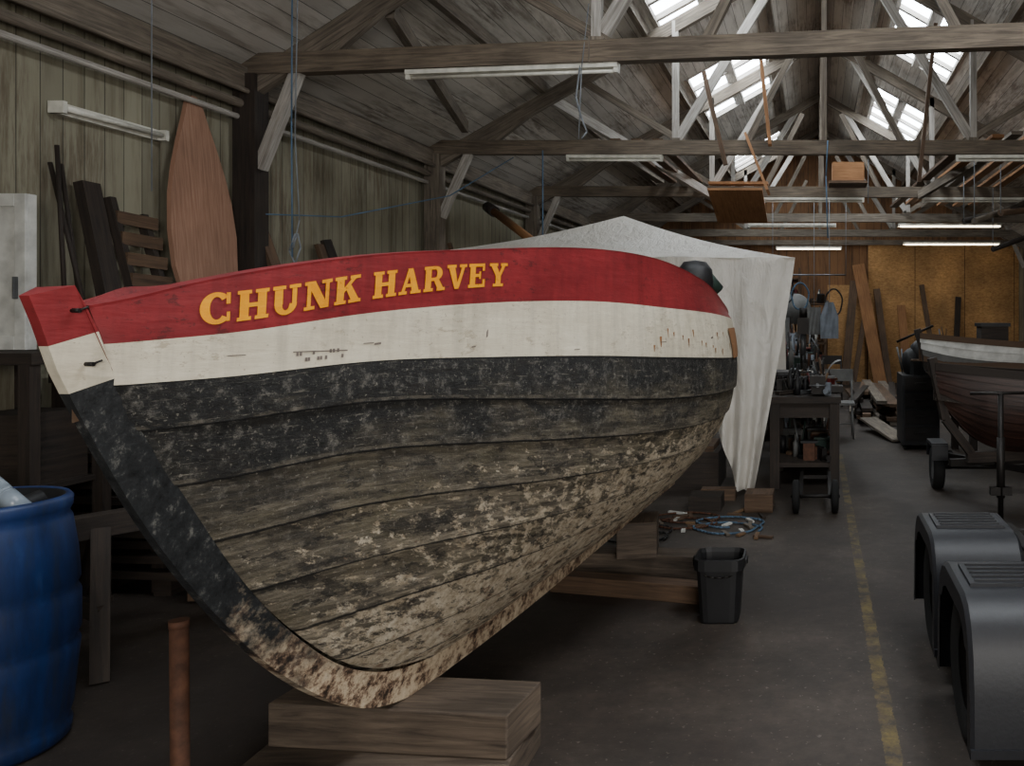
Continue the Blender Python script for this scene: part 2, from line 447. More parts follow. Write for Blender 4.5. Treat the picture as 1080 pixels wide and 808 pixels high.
NS = 8
def hullmat():
    k = Mat('weathered_black_hull_paint', 0.62); uv = k.uv(); s = k.sep(uv); u, v = s[0], s[1]
    p = k.pos()
    n1 = k.noise(k.mp(uv, (2.2, 5, 1)), 1.6, 6, 0.65, 0.4)
    n2 = k.noise(k.mp(uv, (9, 20, 1)), 1.6, 10, 0.78, 0.2)
    n3 = k.noise(p, 90, 4, 0.7)
    n4 = k.noise(k.mp(uv, (3, 34, 1), (3, 1, 0)), 1.5, 8, 0.75, 0.3)
    n5 = k.noise(p, 26, 8, 0.8)
    n6 = k.noise(k.mp(uv, (5, 12, 1), (1, 7, 0)), 1.5, 8, .75)
    blk = k.ramp(n5, [(0.36, C(12, 12, 12)), (0.53, C(36, 36, 35)), (0.66, C(116, 112, 105))])
    sc = k.ma('FRACT', k.ma('MULTIPLY', v, float(NS))); si = k.ma('FLOOR', k.ma('MULTIPLY', v, float(NS)))
    wn = k.n('ShaderNodeTexWhiteNoise', noise_dimensions='1D'); k.put(wn.inputs['W'], si)
    g = k.ma('ADD', k.ma('MULTIPLY', v, 0.84), k.ma('MULTIPLY', k.ma('MULTIPLY', u, .22), k.ma('POWER', v, .5)))
    g = k.ma('ADD', g, k.ma('MULTIPLY', k.ma('SUBTRACT', wn.outputs[0], .5), .08))
    m1 = k.ramp(k.ma('ADD', k.ma('MULTIPLY', g, 1.0), k.ma('MULTIPLY', n1, 0.9)), [(0.60, 0.0), (0.96, 1.0)])
    dust = k.ramp(n4, [(0.34, C(54, 48, 41)), (0.49, C(110, 101, 86)), (0.62, C(172, 160, 138))])
    dust = k.mix(k.ramp(n1, [(.45, 0.0), (.65, .5)]), dust, C(92, 86, 62))
    c = k.mix(k.ma('MULTIPLY', m1, 0.9), blk, dust)
    m2 = k.ramp(k.ma('ADD', k.ma('MULTIPLY', g, 0.52), n2), [(0.785, 0.0), (0.83, 1.0)])
    m2 = k.ma('MULTIPLY', m2, k.ramp(g, [(0.2, 0.0), (0.42, 1.0)]))
    c = k.mix(k.ma('MULTIPLY', m2, .92), c, k.ramp(n5, [(0.38, C(160, 142, 116)), (0.5, C(206, 190, 164)), (0.62, C(234, 222, 200))]))
    m3 = k.ramp(k.ma('ADD', k.ma('MULTIPLY', g, 0.25), k.noise(k.mp(uv, (7, 16, 1), (5, 5, 0)), 1.5, 8, .75)), [(0.76, 0.0), (0.80, .7)])
    c = k.mix(m3, c, C(124, 92, 70))
    m4 = k.ramp(n6, [(0.54, 0.0), (0.57, 1.0)])
    c = k.mix(k.ma('MULTIPLY', m4, .78), c, C(36, 33, 30))
    sp = k.ramp(n3, [(0.61, 0.0), (0.67, 1.0)])
    c = k.mix(k.ma('MULTIPLY', sp, .5), c, C(172, 165, 152))
    sk = k.ramp(k.noise(k.mp(uv, (5, 60, 1), (2, 8, 0)), 1.5, 8, .8), [(.58, 0.0), (.64, .6)])
    c = k.mix(sk, c, C(160, 153, 140))
    wv = k.ma('MULTIPLY', k.ma('SUBTRACT', k.noise(k.mp(uv, (12, 3, 1)), 2, 6, .7), .5), .07)
    sd = k.ma('ADD', sc, wv)
    inner = k.ma('LESS_THAN', v, .97)
    seam = k.ma('MULTIPLY', inner, k.ma('MAXIMUM', k.ma('LESS_THAN', sd, .05), k.ma('GREATER_THAN', sd, .98)))
    c = k.mix(k.ma('MULTIPLY', seam, .88), c, C(9, 8, 7))
    edge_hilite = k.ma('MULTIPLY', k.ma('GREATER_THAN', sd, .91), k.ma('LESS_THAN', sd, .98))  # highlight along each plank lap, painted into the hull colour
    edge_hilite = k.ma('MULTIPLY', edge_hilite, k.ramp(n2, [(.46, 0.0), (.56, .45)]))
    c = k.mix(edge_hilite, c, C(122, 113, 98))
    k.bump(k.ma('ADD', k.ma('SUBTRACT', n2, k.ma('MULTIPLY', seam, 1.0)), k.ma('MULTIPLY', n5, .9)), 0.9, 0.012)
    return k.col(c)
def paintmat(name, c1, c2, chip, chipc, rough=.5, th=.565, dirt=.45):
    k = Mat(name, rough); p = k.pos()
    c = k.ramp(k.noise(p, 5, 8, .7), [(0.3, c2), (0.65, c1)])
    c = k.mix(k.ramp(k.noise(k.mp(p, (1, 1, 7)), 5, 7, .75), [(.5, 0.0), (.75, .5)]), c, tuple(min(1, v*1.2+.02) for v in c1[:3])+(1,))
    gate = k.ramp(k.noise(p, 3.0, 3), [(.44, 0.0), (.56, 1.0)])
    ch = k.ma('MULTIPLY', gate, k.ramp(k.noise(k.mp(p, (1, 1, 2.2)), 17, 9, .8), [(th, 0.0), (th+.02, 1.0)]))
    c = k.mix(k.ma('MULTIPLY', ch, chip), c, chipc)
    st = k.ramp(k.noise(k.mp(p, (12, 12, 1.3)), 1.5, 6, .65), [(0.46, 0.0), (0.72, 1.0)])
    c = k.mix(k.ma('MULTIPLY', st, dirt), c, tuple(v*.55 for v in c2[:3])+(1,))
    sp = k.ramp(k.noise(p, 70, 3, .6), [(.66, 0.0), (.70, .5)])
    c = k.mix(sp, c, chipc)
    k.bump(k.noise(k.mp(p, (1, 1, 5)), 12, 5, .6), .3, .006)
    return k.col(c)
M_hull = hullmat()
M_hred = paintmat('red_topside_paint', C(144, 44, 48), C(112, 30, 36), .7, C(74, 32, 32))
M_hwhite = paintmat('cream_white_topside_paint', C(224, 216, 196), C(200, 190, 168), .5, C(146, 128, 104))
M_yel = paintmat('yellow_lettering_paint', C(250, 172, 6), C(236, 148, 6), .3, C(170, 80, 20), dirt=.2)
M_mark = plain('faded_mark', C(110, 100, 94), .7)
def stemlow():
    k = Mat('stem_worn_black', 0.5); p = k.pos(); z = k.sep(p)[2]
    n = k.noise(p, 9, 7, .75)
    c = k.ramp(k.noise(k.mp(p, (1, 1, .6)), 30, 8, .8), [(0.35, C(16, 18, 20)), (0.56, C(40, 42, 44)), (.69, C(112, 111, 106))])
    m = k.ramp(k.ma('SUBTRACT', k.ma('ADD', n, .26), z), [(0.0, 0.0), (0.3, 1.0)])
    lo = k.ramp(k.noise(p, 15, 9, .8), [(0.41, C(54, 44, 37)), (0.47, C(136, 110, 90)), (0.53, C(200, 180, 152)), (.7, C(228, 212, 186))])
    c = k.mix(m, c, lo); k.bump(n, .6, .01)
    return k.col(c)
M_stem = stemlow()
M_seam = plain('plank_lap_edge', C(24, 22, 20), .8)

NU = 72; us = [(i/NU)**1.25 for i in range(NU+1)]
b = MB()
for sgn in (1, -1):
    Wp = lambda q: W(q[0], sgn*q[1], q[2])
    for w0, w1, mt in ((0, 1, M_hred), (1, 2, M_hwhite)):
        rows = [[Wp(upper(u, lerp(w0, w1, j/5))) for u in us] for j in range(6)]
        b.grid(rows, mt, True)
    prev = None
    for sidx in range(NS):
        va, vb = sidx/NS, (sidx+1)/NS
        of = .012 if sidx < 4 else .007
        R = [[lower(u, lerp(va, vb, j/4), of*(j/4) if sidx < NS-1 else 0) for u in us] for j in range(5)]
        rows = [[Wp(q) for q in r] for r in R]
        uvf = lambda i, j, va=va, vb=vb: (us[j]*4.2, lerp(va, vb, i/4))
        b.grid(rows, M_hull, True, uvf)
        if prev is not None:
            b.grid([prev, rows[0]], M_seam, False)
        prev = rows[-1]
    cap = [[W(*(lambda q: (q[0], sgn*(q[1]+o), q[2]+dz))(upper(u, 0))) for u in us] for o, dz in ((.000, -.002), (.002, .004), (-.045, .004), (-.05, -.02))]
    b.grid(cap, M_hred, False)
    inner = [[W(upper(u, 0)[0], sgn*max(0, upper(u, 0)[1]-.045), upper(u, 0)[2]-dz) for u in us] for dz in (.0, .25)]
    b.grid(inner, W_mid, True)
dk = [[W(upper(u, 0)[0], s_*max(0, upper(u, 0)[1]-.045), upper(u, 0)[2]-.2) for u in us] for s_ in (-1, -.5, 0, .5, 1)]
b.grid(dk, W_mid, True, lambda i, j: (us[j]*4, i*.3))
prt = [upper(1, w) for w in (0, .5, 1, 1.5, 2)]+[lower(1, v) for v in np.linspace(.1, 1, 10)]
for i in range(len(prt)-1):
    p, q = prt[i], prt[i+1]
    ids = [b.vert(W(p[0], p[1], p[2])), b.vert(W(p[0], -p[1], p[2])), b.vert(W(q[0], -q[1], q[2])), b.vert(W(q[0], q[1], q[2]))]
    b.face(ids, M_hred if i < 2 else (M_hwhite if i < 4 else M_hull))
def res(path, n):
    P = np.array(path); d = np.r_[0, np.cumsum(np.hypot(*np.diff(P, axis=0).T))]
    fx, fz = cur(d, P[:, 0]), cur(d, P[:, 1])
    return [(fx(x), fz(x)) for x in np.linspace(0, d[-1], n)]
F_, R_ = res(FR, 90), res(RB, 90)
R_ = [(r[0]+.012*min(1, i/8), r[1]+lerp(0, .014, sst((i-10)/40))) for i, r in enumerate(R_)]
P = lambda q, y: b.vert(W(q[0], y, q[1]))
for i in range(89):
    zc = (F_[i][1]+F_[i+1][1])/2
    mt = M_hred if zc > 1.525 else (M_hwhite if zc > 1.44 else M_stem)
    f0, f1, r0, r1 = F_[i], F_[i+1], R_[i], R_[i+1]
    e = .012+.016*sst((i-10)/40)
    e2 = .012+.016*sst((i-9)/40)
    for sg in (1, -1):
        b.face([P(f0, sg*e), P(f1, sg*e2), P(r1, sg*(HB+.006)), P(r0, sg*(HB+.006))], mt, None, False)
    b.face([P(f0, e), P(f0, -e), P(f1, -e2), P(f1, e2)], mt)
b.face([P(F_[0], .012), P(F_[0], -.012), P(R_[0], -HB-.006), P(R_[0], HB+.006)], M_hred)
b.face([P(R_[0], HB+.006), P(R_[0], -HB-.006), P(R_[6], -HB-.006), P(R_[6], HB+.006)], M_hred)
for (t, z) in ((.02, 1.615), (.05, 1.50)):
    b.cyl(W(t, .035, z), W(t, HB+.012, z), .005, mat=M_dsteel, n=10)
    b.cyl(W(t, HB+.008, z), W(t+.014, HB+.018, z+.008), .0025, mat=M_dsteel, n=6)
boat = b.build('wooden_fishing_boat', recalc=False)

# lettering ---------------------------------------------------------------
def quad(*p): return ('q', p)
def arc(cx, cy, rox, roy, rix, riy, a0, a1, n=12):
    out = []
    for i in range(n):
        t0 = math.radians(lerp(a0, a1, i/n)); t1 = math.radians(lerp(a0, a1, (i+1)/n))
        out.append(quad((cx+rox*math.cos(t0), cy+roy*math.sin(t0)), (cx+rox*math.cos(t1), cy+roy*math.sin(t1)),
                        (cx+rix*math.cos(t1), cy+riy*math.sin(t1)), (cx+rix*math.cos(t0), cy+riy*math.sin(t0))))
    return out
def R(x0, x1, y0, y1): return quad((x0, y0), (x1, y0), (x1, y1), (x0, y1))
sf = .12
GL = {
 'C': arc(.5, .5, .48, .52, .2, .37, 42, 318, 22)+[R(.76, .88, .62, .99), R(.78, .88, .06, .36)],
 'H': [R(.08, .36, 0, 1), R(.64, .92, 0, 1), R(.3, .7, .43, .57), R(0, .44, 0, sf), R(.56, 1, 0, sf), R(0, .44, 1-sf, 1), R(.56, 1, 1-sf, 1)],
 'U': [R(.08, .36, .35, 1), R(.68, .84, .35, 1)]+arc(.46, .36, .38, .38, .12, .22, 180, 360, 12)+[R(0, .44, 1-sf, 1), R(.56, .96, 1-sf, 1)],
 'N': [R(.1, .24, 0, 1), R(.76, .9, 0, 1), quad((.06, 1), (.38, 1), (.9, 0), (.6, 0)), R(0, .38, 0, sf), R(.62, 1, 1-sf, 1), R(0, .2, 1-sf, 1)],
 'K': [R(.08, .36, 0, 1), quad((.3, .34), (.3, .52), (.70, .95), (.88, .95)), quad((.40, .58), (.60, .70), (.98, .05), (.66, .05)), R(0, .44, 0, sf), R(.54, 1.02, 0, sf), R(0, .44, 1-sf, 1), R(.58, .98, 1-sf, 1)],
 'A': [quad((.1, .05), (.24, .05), (.56, 1), (.40, 1)), quad((.60, .05), (.92, .05), (.60, 1), (.38, 1)), R(.25, .72, .27, .40), R(0, .36, 0, sf), R(.52, 1, 0, sf)],
 'R': [R(.08, .36, 0, 1), R(.3, .55, .87, 1), R(.3, .55, .41, .54)]+arc(.54, .705, .34, .295, .08, .16, -90, 90, 10)+[quad((.44, .48), (.70, .48), (.98, .04), (.68, .04)), R(0, .44, 0, sf), R(.62, 1.02, 0, sf), R(0, .4, 1-sf, 1)],
 'V': [quad((.06, .95), (.38, .95), (.62, 0), (.42, 0)), quad((.76, .95), (.92, .95), (.62, 0), (.46, 0)), R(0, .46, 1-sf, 1), R(.62, 1, 1-sf, 1)],
 'E': [R(.08, .36, 0, 1), R(0, .86, 0, .13), R(0, .84, .87, 1), R(.3, .64, .44, .57), R(.74, .87, 0, .33), R(.72, .84, .69, 1), R(.55, .64, .35, .67)],
 'Y': [R(.36, .64, 0, .48), quad((.04, .95), (.36, .95), (.64, .42), (.38, .42)), quad((.72, .95), (.9, .95), (.62, .42), (.46, .42)), R(.22, .78, 0, sf), R(0, .46, 1-sf, 1), R(.62, 1, 1-sf, 1)],
}
def band(t, z, off=.003):
    zs, z1 = shZ(t), l1Z(t); z2 = l2Z(t)
    w = (zs-z)/(zs-z1) if z > z1 else 1+(z1-z)/(z1-z2)
    f = lerp(1.0, f2(t), sst(w/2))
    return W(t, shB(t)*f+off, z)
lb = MB()
def emit(q, fx, mat, m=3, off=.003):
    p = q[1]
    rows = []
    for i in range(m+1):
        r = []
        for j in range(m+1):
            a = (lerp(p[0][0], p[1][0], j/m), lerp(p[0][1], p[1][1], j/m)); c = (lerp(p[3][0], p[2][0], j/m), lerp(p[3][1], p[2][1], j/m))
            t, z = fx(lerp(a[0], c[0], i/m), lerp(a[1], c[1], i/m)); r.append(band(t, z, off))
        rows.append(r)
    lb.grid(rows, mat, True)
def word(s_, t0, t1, gap=.1):
    n = len(s_); L = (t1-t0)/(n-gap)
    for i, ch in enumerate(s_):
        a = t0+i*L
        for gi, q in enumerate(GL[ch]):
            def fx(x, y, a=a):
                t = a+x*L*(1-gap)
                zb = l1Z(t)+lerp(.026, .052, sst((t-.24)/.8))
                return t, zb+y*.074
            emit(q, fx, M_yel, 3, .0035+gi*.0001)
word('CHUNK', .242, .60); word('HARVEY', .634, 1.06)
for i in range(12):
    t = .45+i*.010+random.random()*.005; y0 = random.choice((.018, .034))
    emit(R(0, 1, 0, 1), lambda x, y, t=t, y0=y0: (t+x*.006, l2Z(t)+y0+y*.010), M_mark, 1, .002)
emit(R(0, 1, 0, 1), lambda x, y: (.445+x*.135, l2Z(.5)+.04+y*.003), M_mark, 4, .002)
for t, dz, L_, h in ((.62, .05, .03, .004), (.95, .03, .015, .006), (1.0, .06, .006, .03), (1.9, .06, .05, .004), (2.4, .09, .03, .01), (.3, .05, .04, .003), (1.35, .02, .03, .004), (.65, .045, .02, .008)):
    emit(quad((0, 0), (1, .2), (1, 1), (.1, .7)), lambda x, y, t=t, dz=dz, L_=L_, h=h: (t+x*L_, l2Z(t)+dz+y*h), M_mark, 2, .002)
lb.build('name_lettering', parent=boat, recalc=False)
lb = MB()
for i in range(16):
    t = 1.85+i*.06+random.uniform(-.02, .02); z0 = random.uniform(.04, .13); h = random.uniform(.012, .045); w_ = random.uniform(.012, .026)
    emit(quad((.1, 1), (.9, 1), (.6, 0), (.4, 0)), lambda x, y, t=t, z0=z0, h=h, w_=w_: (t+x*w_, l2Z(t)+z0+(y-1)*h), M_stain, 2, .002)
emit(quad((0, 0), (1, 0), (1, 1), (-.3, 1)), lambda x, y: (2.85+x*.3, l2Z(3)+.0+y*.16), W_or, 3, .006)
lb.build('rust_and_bare_wood_patches', parent=boat, recalc=False)
b = MB()
q = W(2.78, .60, 1.68)
b.lathe(q, [(.02, 0), (.08, .02), (.1, .1), (.09, .17), (.06, .21), (0.001, .22)], 14, M_black)
b.cyl((q[0]+.04, q[1], q[2]+.15), (q[0]+.11, q[1]+.05, q[2]+.06), .04, mat=M_greenp)
b.build('outboard_motor_cover')

# support blocks
b = MB(); b.box((-1.44, 3.02, .20), (.86, .27, .15), W_blk, rz=-6); b.build('timber_support_block', .006)
b = MB(); b.box((-1.46, 2.99, .062), (.88, .38, .124), W_blk, rz=2); b.build('timber_support_block', .006)
b = MB(); b.box((-1.12, 5.35, .07), (.9, .2, .14), W_blk, rz=-8); b.build('timber_support_block', .006)
b = MB(); b.box((-1.1, 5.3, .25), (.24, .3, .22), W_blk, rz=8); b.build('timber_support_block', .006)
b = MB(); b.box((-1.0, 4.9, .05), (1.1, .12, .1), W_mid, rz=-14); b.build('timber_offcut', .004)

# square bucket
b = MB(); cx, cy = -.505, 4.55
b.lathe((cx, cy, 0), [(.001, .0), (.098, 0), (.102, .01), (.120, .28), (.132, .282), (.132, .34), (.122, .342), (.114, .32), (.095, .03), (.001, .03)], 32, M_black, sq=6)
b.path([(cx+.14*math.cos(a), cy-.03-.10*math.sin(a), .31-.06*math.sin(a)) for a in np.linspace(0, math.pi, 12)], .004, M_dsteel)
b.cyl((cx+.12, cy, .31), (cx+.145, cy, .31), .02, mat=M_black); b.cyl((cx-.145, cy, .31), (cx-.12, cy, .31), .02, mat=M_black)
b.build('black_bucket')

# barrel
b = MB(); cx, cy = -3.09, 3.14
prof = [(.001, 0), (.25, 0), (.268, .02), (.272, .06), (.262, .08), (.275, .12), (.29, .3), (.296, .36), (.286, .385), (.298, .41), (.298, .55), (.286, .575), (.296, .6), (.288, .72), (.272, .84), (.262, .86), (.272, .88), (.274, .915), (.262, .93), (.25, .925), (.248, .87), (.001, .86)]
b.lathe((cx, cy, 0), prof, 40, M_barrel, mats=[M_barrel]*19+[M_black]*2)
b.build('blue_plastic_barrel')
b = MB()
k = Mat('clear_bottle_plastic', .25); k.b.inputs['Transmission Weight'].default_value = .4; M_clear = k.col(C(160, 172, 184))
def bottle(o, d, L, r):
    o = Vector(o); d = Vector(d).normalized()
    pr = [(0, .8), (.02, 1), (.3, 1), (.32, .93), (.36, 1), (.62, 1), (.66, .92), (.85, .4), (.95, .38), (1, .38)]
    for (a, ra), (c, rc) in zip(pr[:-1], pr[1:]):
        b.cyl(o+d*L*a, o+d*L*c, r*ra, r*rc, 16, M_clear if a < .9 else M_whitep)
bottle((cx+.22, cy-.05, .90), (-.55, -.1, .55), .27, .036)
b.cyl((cx+.14, cy-.1, .88), (cx+.2, cy+.05, .93), .03, .03, mat=M_black)
b.build('plastic_bottle')

b = MB(); b.cyl((-1.71, 2.3, 0), (-1.715, 2.3, .78), .0225, mat=M_rust, n=16); b.cyl((-1.715, 2.3, .765), (-1.715, 2.3, .785), .024, mat=M_rust, n=16)
b.cyl((-1.71, 2.3, 0), (-1.71, 2.3, .03), .06, .05, mat=M_rust, n=16); b.build('rusty_steel_pole')

def trestle(cx, cy, h, L, rzd, mat, name='trestle'):
    b = MB(); a = math.radians(rzd); ux = Vector((math.cos(a), math.sin(a), 0)); uy = Vector((-math.sin(a), math.cos(a), 0)); c = Vector((cx, cy, 0))
    b.beam(c-ux*L/2+Vector((0, 0, h-.05)), c+ux*L/2+Vector((0, 0, h-.05)), .1, .1, mat)
    for s1 in (-1, 1):
        for s2 in (-1, 1):
            b.beam(c+ux*s1*(L/2-.05)+uy*s2*.22, c+ux*s1*(L/2-.12)+uy*s2*.04+Vector((0, 0, h-.06)), .07, .05, mat)
        b.beam(c+ux*s1*(L/2-.08)-uy*.16+Vector((0, 0, h*.4)), c+ux*s1*(L/2-.08)+uy*.16+Vector((0, 0, h*.4)), .03, .08, mat)
    return b.build(name)
trestle(-3.15, 4.15, .70, .8, 60, W_dark)
trestle(-2.75, 6.1, .7, 1.0, 10, W_dark)
def pallet(cx, cy, z, rzd):
    b = MB(); a = math.radians(rzd); ux = Vector((math.cos(a), math.sin(a), 0)); uy = Vector((-math.sin(a), math.cos(a), 0)); c = Vector((cx, cy, z))
    for s in (-.45, 0, .45): b.beam(c+ux*s-uy*.4+Vector((0, 0, .06)), c+ux*s+uy*.4+Vector((0, 0, .06)), .08, .09, W_mid)
    for i in range(6):
        o = uy*(-.36+i*.144)
        b.beam(c+o-ux*.5+Vector((0, 0, .118)), c+o+ux*.5+Vector((0, 0, .118)), .1, .02, random.choice((W_dark, W_mid)))
    b.build('wooden_pallet')
for i in range(7): pallet(-3.0+random.uniform(-.05, .05), 5.2, i*.13, random.uniform(-6, 6))
b = MB()
for i in range(9):
    z = .12+i*.085
    for j in range(4):
        y = 5.0+j*.19+random.uniform(-.03, .03); x1 = -3.6+random.uniform(-.1, .05)
        b.beam((XL+.1, y, z), (x1, y-.1+random.uniform(-.1, .1), z+random.uniform(-.01, .02)), .16, .045, random.choice((W_dark, W_dark, W_mid)))
for x in (-4.2, -3.75): b.bb(x-.05, x+.05, 4.9, 5.7, 0, .1, W_dark)
b.build('timber_stack')
b = MB()
b.bb(-4.45, -3.75, 4.95, 6.3, 1.22, 1.28, W_dark)
for (x, y) in ((-4.4, 5.0), (-3.82, 5.0), (-4.4, 6.24), (-3.82, 6.24)): b.bb(x-.04, x+.04, y-.04, y+.04, 0, 1.22, W_dark)
b.bb(-4.45, -3.8, 5.0, 6.25, .93, .97, W_dark)
b.build('storage_rack')
b = MB()
for i in range(5):
    b.beam((-4.3, 4.98+i*.02, 1.30+i*.035), (-3.7+i*.08, 5.2+i*.16, 1.305+i*.035), .22, .03, W_mid if i % 2 else W_dark)
b.beam((-4.35, 6.4, 1.62), (-3.55, 5.9, 1.60), .14, .035, W_ply)
b.build('loose_planks')

b = MB()
x0, x1, yb = -4.48, -4.26, 4.62
b.bb(x0, x1, yb, yb+.05, 1.425, 2.27, M_whitep)
b.bb(x1-.06, x1, yb-.02, yb-.001, 1.425, 2.27, M_whitep)
b.bb(x0, x1-.061, yb-.02, yb-.001, 2.2, 2.27, M_whitep); b.bb(x0, x1-.061, yb-.02, yb-.001, 1.425, 1.5, M_whitep)
b.bb(x0, x0+.05, yb-.02, yb-.001, 1.501, 2.199, M_whitep)
b.bb(x1-.045, x1-.035, yb-.05, yb-.021, 1.7, 1.82, M_steel)
b.build('white_cabinet_door', .003)
b = MB(); b.bb(-4.47, -3.95, 4.3, 4.8, 0, .04, W_dark); b.bb(-4.47, -3.95, 4.3, 4.8, 1.36, 1.42, W_dark)
for x in (-4.42, -3.99):
    for y in (4.33, 4.77): b.bb(x-.03, x+.03, y-.03, y+.03, .04, 1.36, W_dark)
b.bb(-4.4, -4.0, 4.33, 4.76, .7, .73, W_dark); b.bb(-4.38, -4.05, 4.35, 4.75, .73, 1.1, W_dark); b.build('side_table')

b = MB()
prof = [(0, .02), (.05, .16), (.15, .25), (.35, .31), (.6, .325), (.85, .30), (1.05, .25), (1.25, .18), (1.4, .12), (1.5, .085), (1.56, .06), (1.59, .02)]
base = Vector((XL+.22, 6.05, 1.60)); lean = Vector((-.10, .03, 1)).normalized()
fr = [base+lean*h+Vector((0, w*1.02, 0)) for h, w in prof]; fl = [base+lean*h-Vector((0, w*.98, 0)) for h, w in prof]
th = Vector((-.03, 0, 0))
b.grid([fl, fr], W_ply, False, lambda i, j: (prof[j][0], (1 if i else -1)*prof[j][1]))
b.grid([[p+th for p in fl], [p+th for p in fr]], W_ply, False)
b.grid([fl, [p+th for p in fl]], W_ply, False); b.grid([fr, [p+th for p in fr]], W_ply, False)
b.build('wooden_leeboard', recalc=False)
b = MB()
b.beam((XL+.3, 5.18, 1.32), (XL+.06, 5.2, 2.42), .13, .06, W_dark, up=(1, 0, 0))
b.build('leaning_plank')
b = MB()
for yy in (5.36, 5.62): b.beam((XL+.32, yy, 1.32), (XL+.08, yy-.02, 2.35-(yy-5.36)*.3), .05, .05, W_dark)
for i in range(7):
    z = 1.45+i*.13; x = XL+.32-(z-1.32)*.24
    b.beam((x+.03, 5.33, z), (x+.03, 5.66, z-.015), .02, .08, W_mid)
b.build('slatted_wooden_frame')
for (ya, yb, zt, w, mt) in ((6.95, 6.62, 2.62, .11, W_mid), (7.9, 7.7, 2.3, .12, W_dark), (7.5, 7.6, 2.25, .1, W_mid), (9.1, 9.15, 2.25, .05, W_mid), (9.5, 9.3, 2.3, .06, W_dark), (10.4, 10.3, 2.5, .06, W_mid), (11.2, 11.1, 2.2, .1, W_dark)):
    b = MB(); b.beam((XL+.75, ya+.12, 0), (XL+.08, yb, zt), w, .035, mt, up=(1, 0, 0)); b.build('leaning_plank')
b = MB()
for (p, q) in (((-4.4, 4.95, 2.6), (-4.3, 4.9, 1.5)), ((-4.42, 5.0, 2.5), (-4.3, 5.02, 1.5)), ((-4.44, 4.95, 2.5), (-4.2, 4.95, 1.5))): b.cyl(p, q, .012, mat=W_dark)
b.build('hanging_rods')
b = MB(); b.cyl((-4.1, 10.9, 2.95), (-3.1, 9.9, 2.35), .05, mat=W_or); b.cyl((-4.3, 11.2, 3.05), (-4.1, 10.9, 2.95), .07, mat=W_dark); b.build('wooden_oar')

def rope(pts, r=.006, mat=M_rope):
    b = MB(); b.path(pts, r, mat); b.build('hanging_rope')
rope([(-3.74, 6.1, 4.0), (-3.745, 6.1, 3.0), (-3.74, 6.1, 2.02)], .006, M_bluerope)
rope([(-3.70, 6.1, 4.0), (-3.72, 6.1, 2.9), (-3.70, 6.12, 2.3), (-3.73, 6.1, 2.1)], .005)
rope([(-3.74, 6.1, 2.1), (-3.70, 6.1, 2.2), (-3.68, 6.1, 2.1), (-3.72, 6.1, 1.98), (-3.76, 6.1, 2.08), (-3.72, 6.1, 2.2)], .006)
rope([(-1.72, 6.25, 3.47), (-1.74, 6.2, 3.2), (-1.7, 6.2, 3.05), (-1.66, 6.2, 2.95), (-1.7, 6.2, 2.9)], .007)
rope([(-1.66, 6.25, 3.9), (-1.70, 6.2, 3.4), (-1.72, 6.2, 2.9)], .004)
rope([(-4.25, 6.6, 2.4), (-4.0, 7.2, 2.45), (-3.6, 8.4, 2.8), (-3.4, 9.6, 3.4)], .006, M_bluerope)
rope([(-3.1, 9.7, 3.5), (-3.1, 9.7, 2.3)], .008, M_bluerope)
rope([(.14, 9.65, 3.6), (.12, 9.65, 3.2), (.14, 9.65, 2.5)], .008, M_bluerope)
rope([(.6, 9.7, 3.4), (.6, 9.7, 2.9)], .005); rope([(-4.2, 5.4, 4.0), (-4.2, 5.4, 2.4)], .004)
b = MB(); b.box((-3.1, 9.7, 2.28), (.05, .05, .12), M_dsteel); b.build('pulley_hook')

def brd(p0, p1, w, h, m, name='suspended_board', up=(0, 1, 0)):
    b = MB(); b.beam(p0, p1, w, h, m, up=up); b.build(name)
b = MB(); b.bb(-1.62, -.72, 12.9, 13.1, 3.62, 3.66, W_or); b.box((-1.1, 12.3, 3.2), (.75, 1.3, .03), W_or, rx=-14); b.build('suspended_board')
brd((-.78, 9.6, 3.65), (-.52, 9.4, 2.98), .03, .16, W_or)
brd((-.62, 9.5, 4.6), (-.5, 9.4, 3.5), .04, .1, W_or)
brd((-1.25, 9.55, 4.35), (-1.0, 9.5, 3.3), .05, .05, W_mid)
brd((1.35, 9.6, 4.9), (1.15, 9.5, 3.1), .04, .09, W_mid)
b = MB(); b.bb(.25, .72, 12.6, 13.0, 3.62, 3.9, W_or); b.bb(.2, .77, 12.55, 13.05, 3.58, 3.62, W_mid); b.build('wooden_crate')
for i in range(6):
    brd((1.9+i*.22, 9.9, 3.70+random.random()*.05), (1.5+i*.3, 16.4, 3.7+random.random()*.1), .14, .04, random.choice((W_mid, W_old, W_or)), 'stored_plank', up=(0, 0, 1))
for i in range(4):
    brd((-2.6+i*.25, 10.0, 3.68), (-2.4+i*.2, 13.2, 3.7), .12, .04, random.choice((W_mid, W_old)), 'stored_plank', up=(0, 0, 1))
for (p, q, m) in (((1.9, 10.2, 2.75), (3.2, 13.0, 3.35), W_old), ((2.3, 10.6, 2.9), (3.9, 13.0, 3.3), W_mid), ((2.6, 12.5, 2.6), (4.5, 14, 3.3), W_dark), ((2.0, 11.5, 2.9), (3.9, 12.5, 3.4), W_dark)):
    b = MB(); b.cyl(p, q, .04, mat=m); b.cyl(p, (p[0], p[1], 3.5), .006, mat=M_rope); b.cyl(q, (q[0], q[1], 3.5), .006, mat=M_rope); b.build('slung_spar')

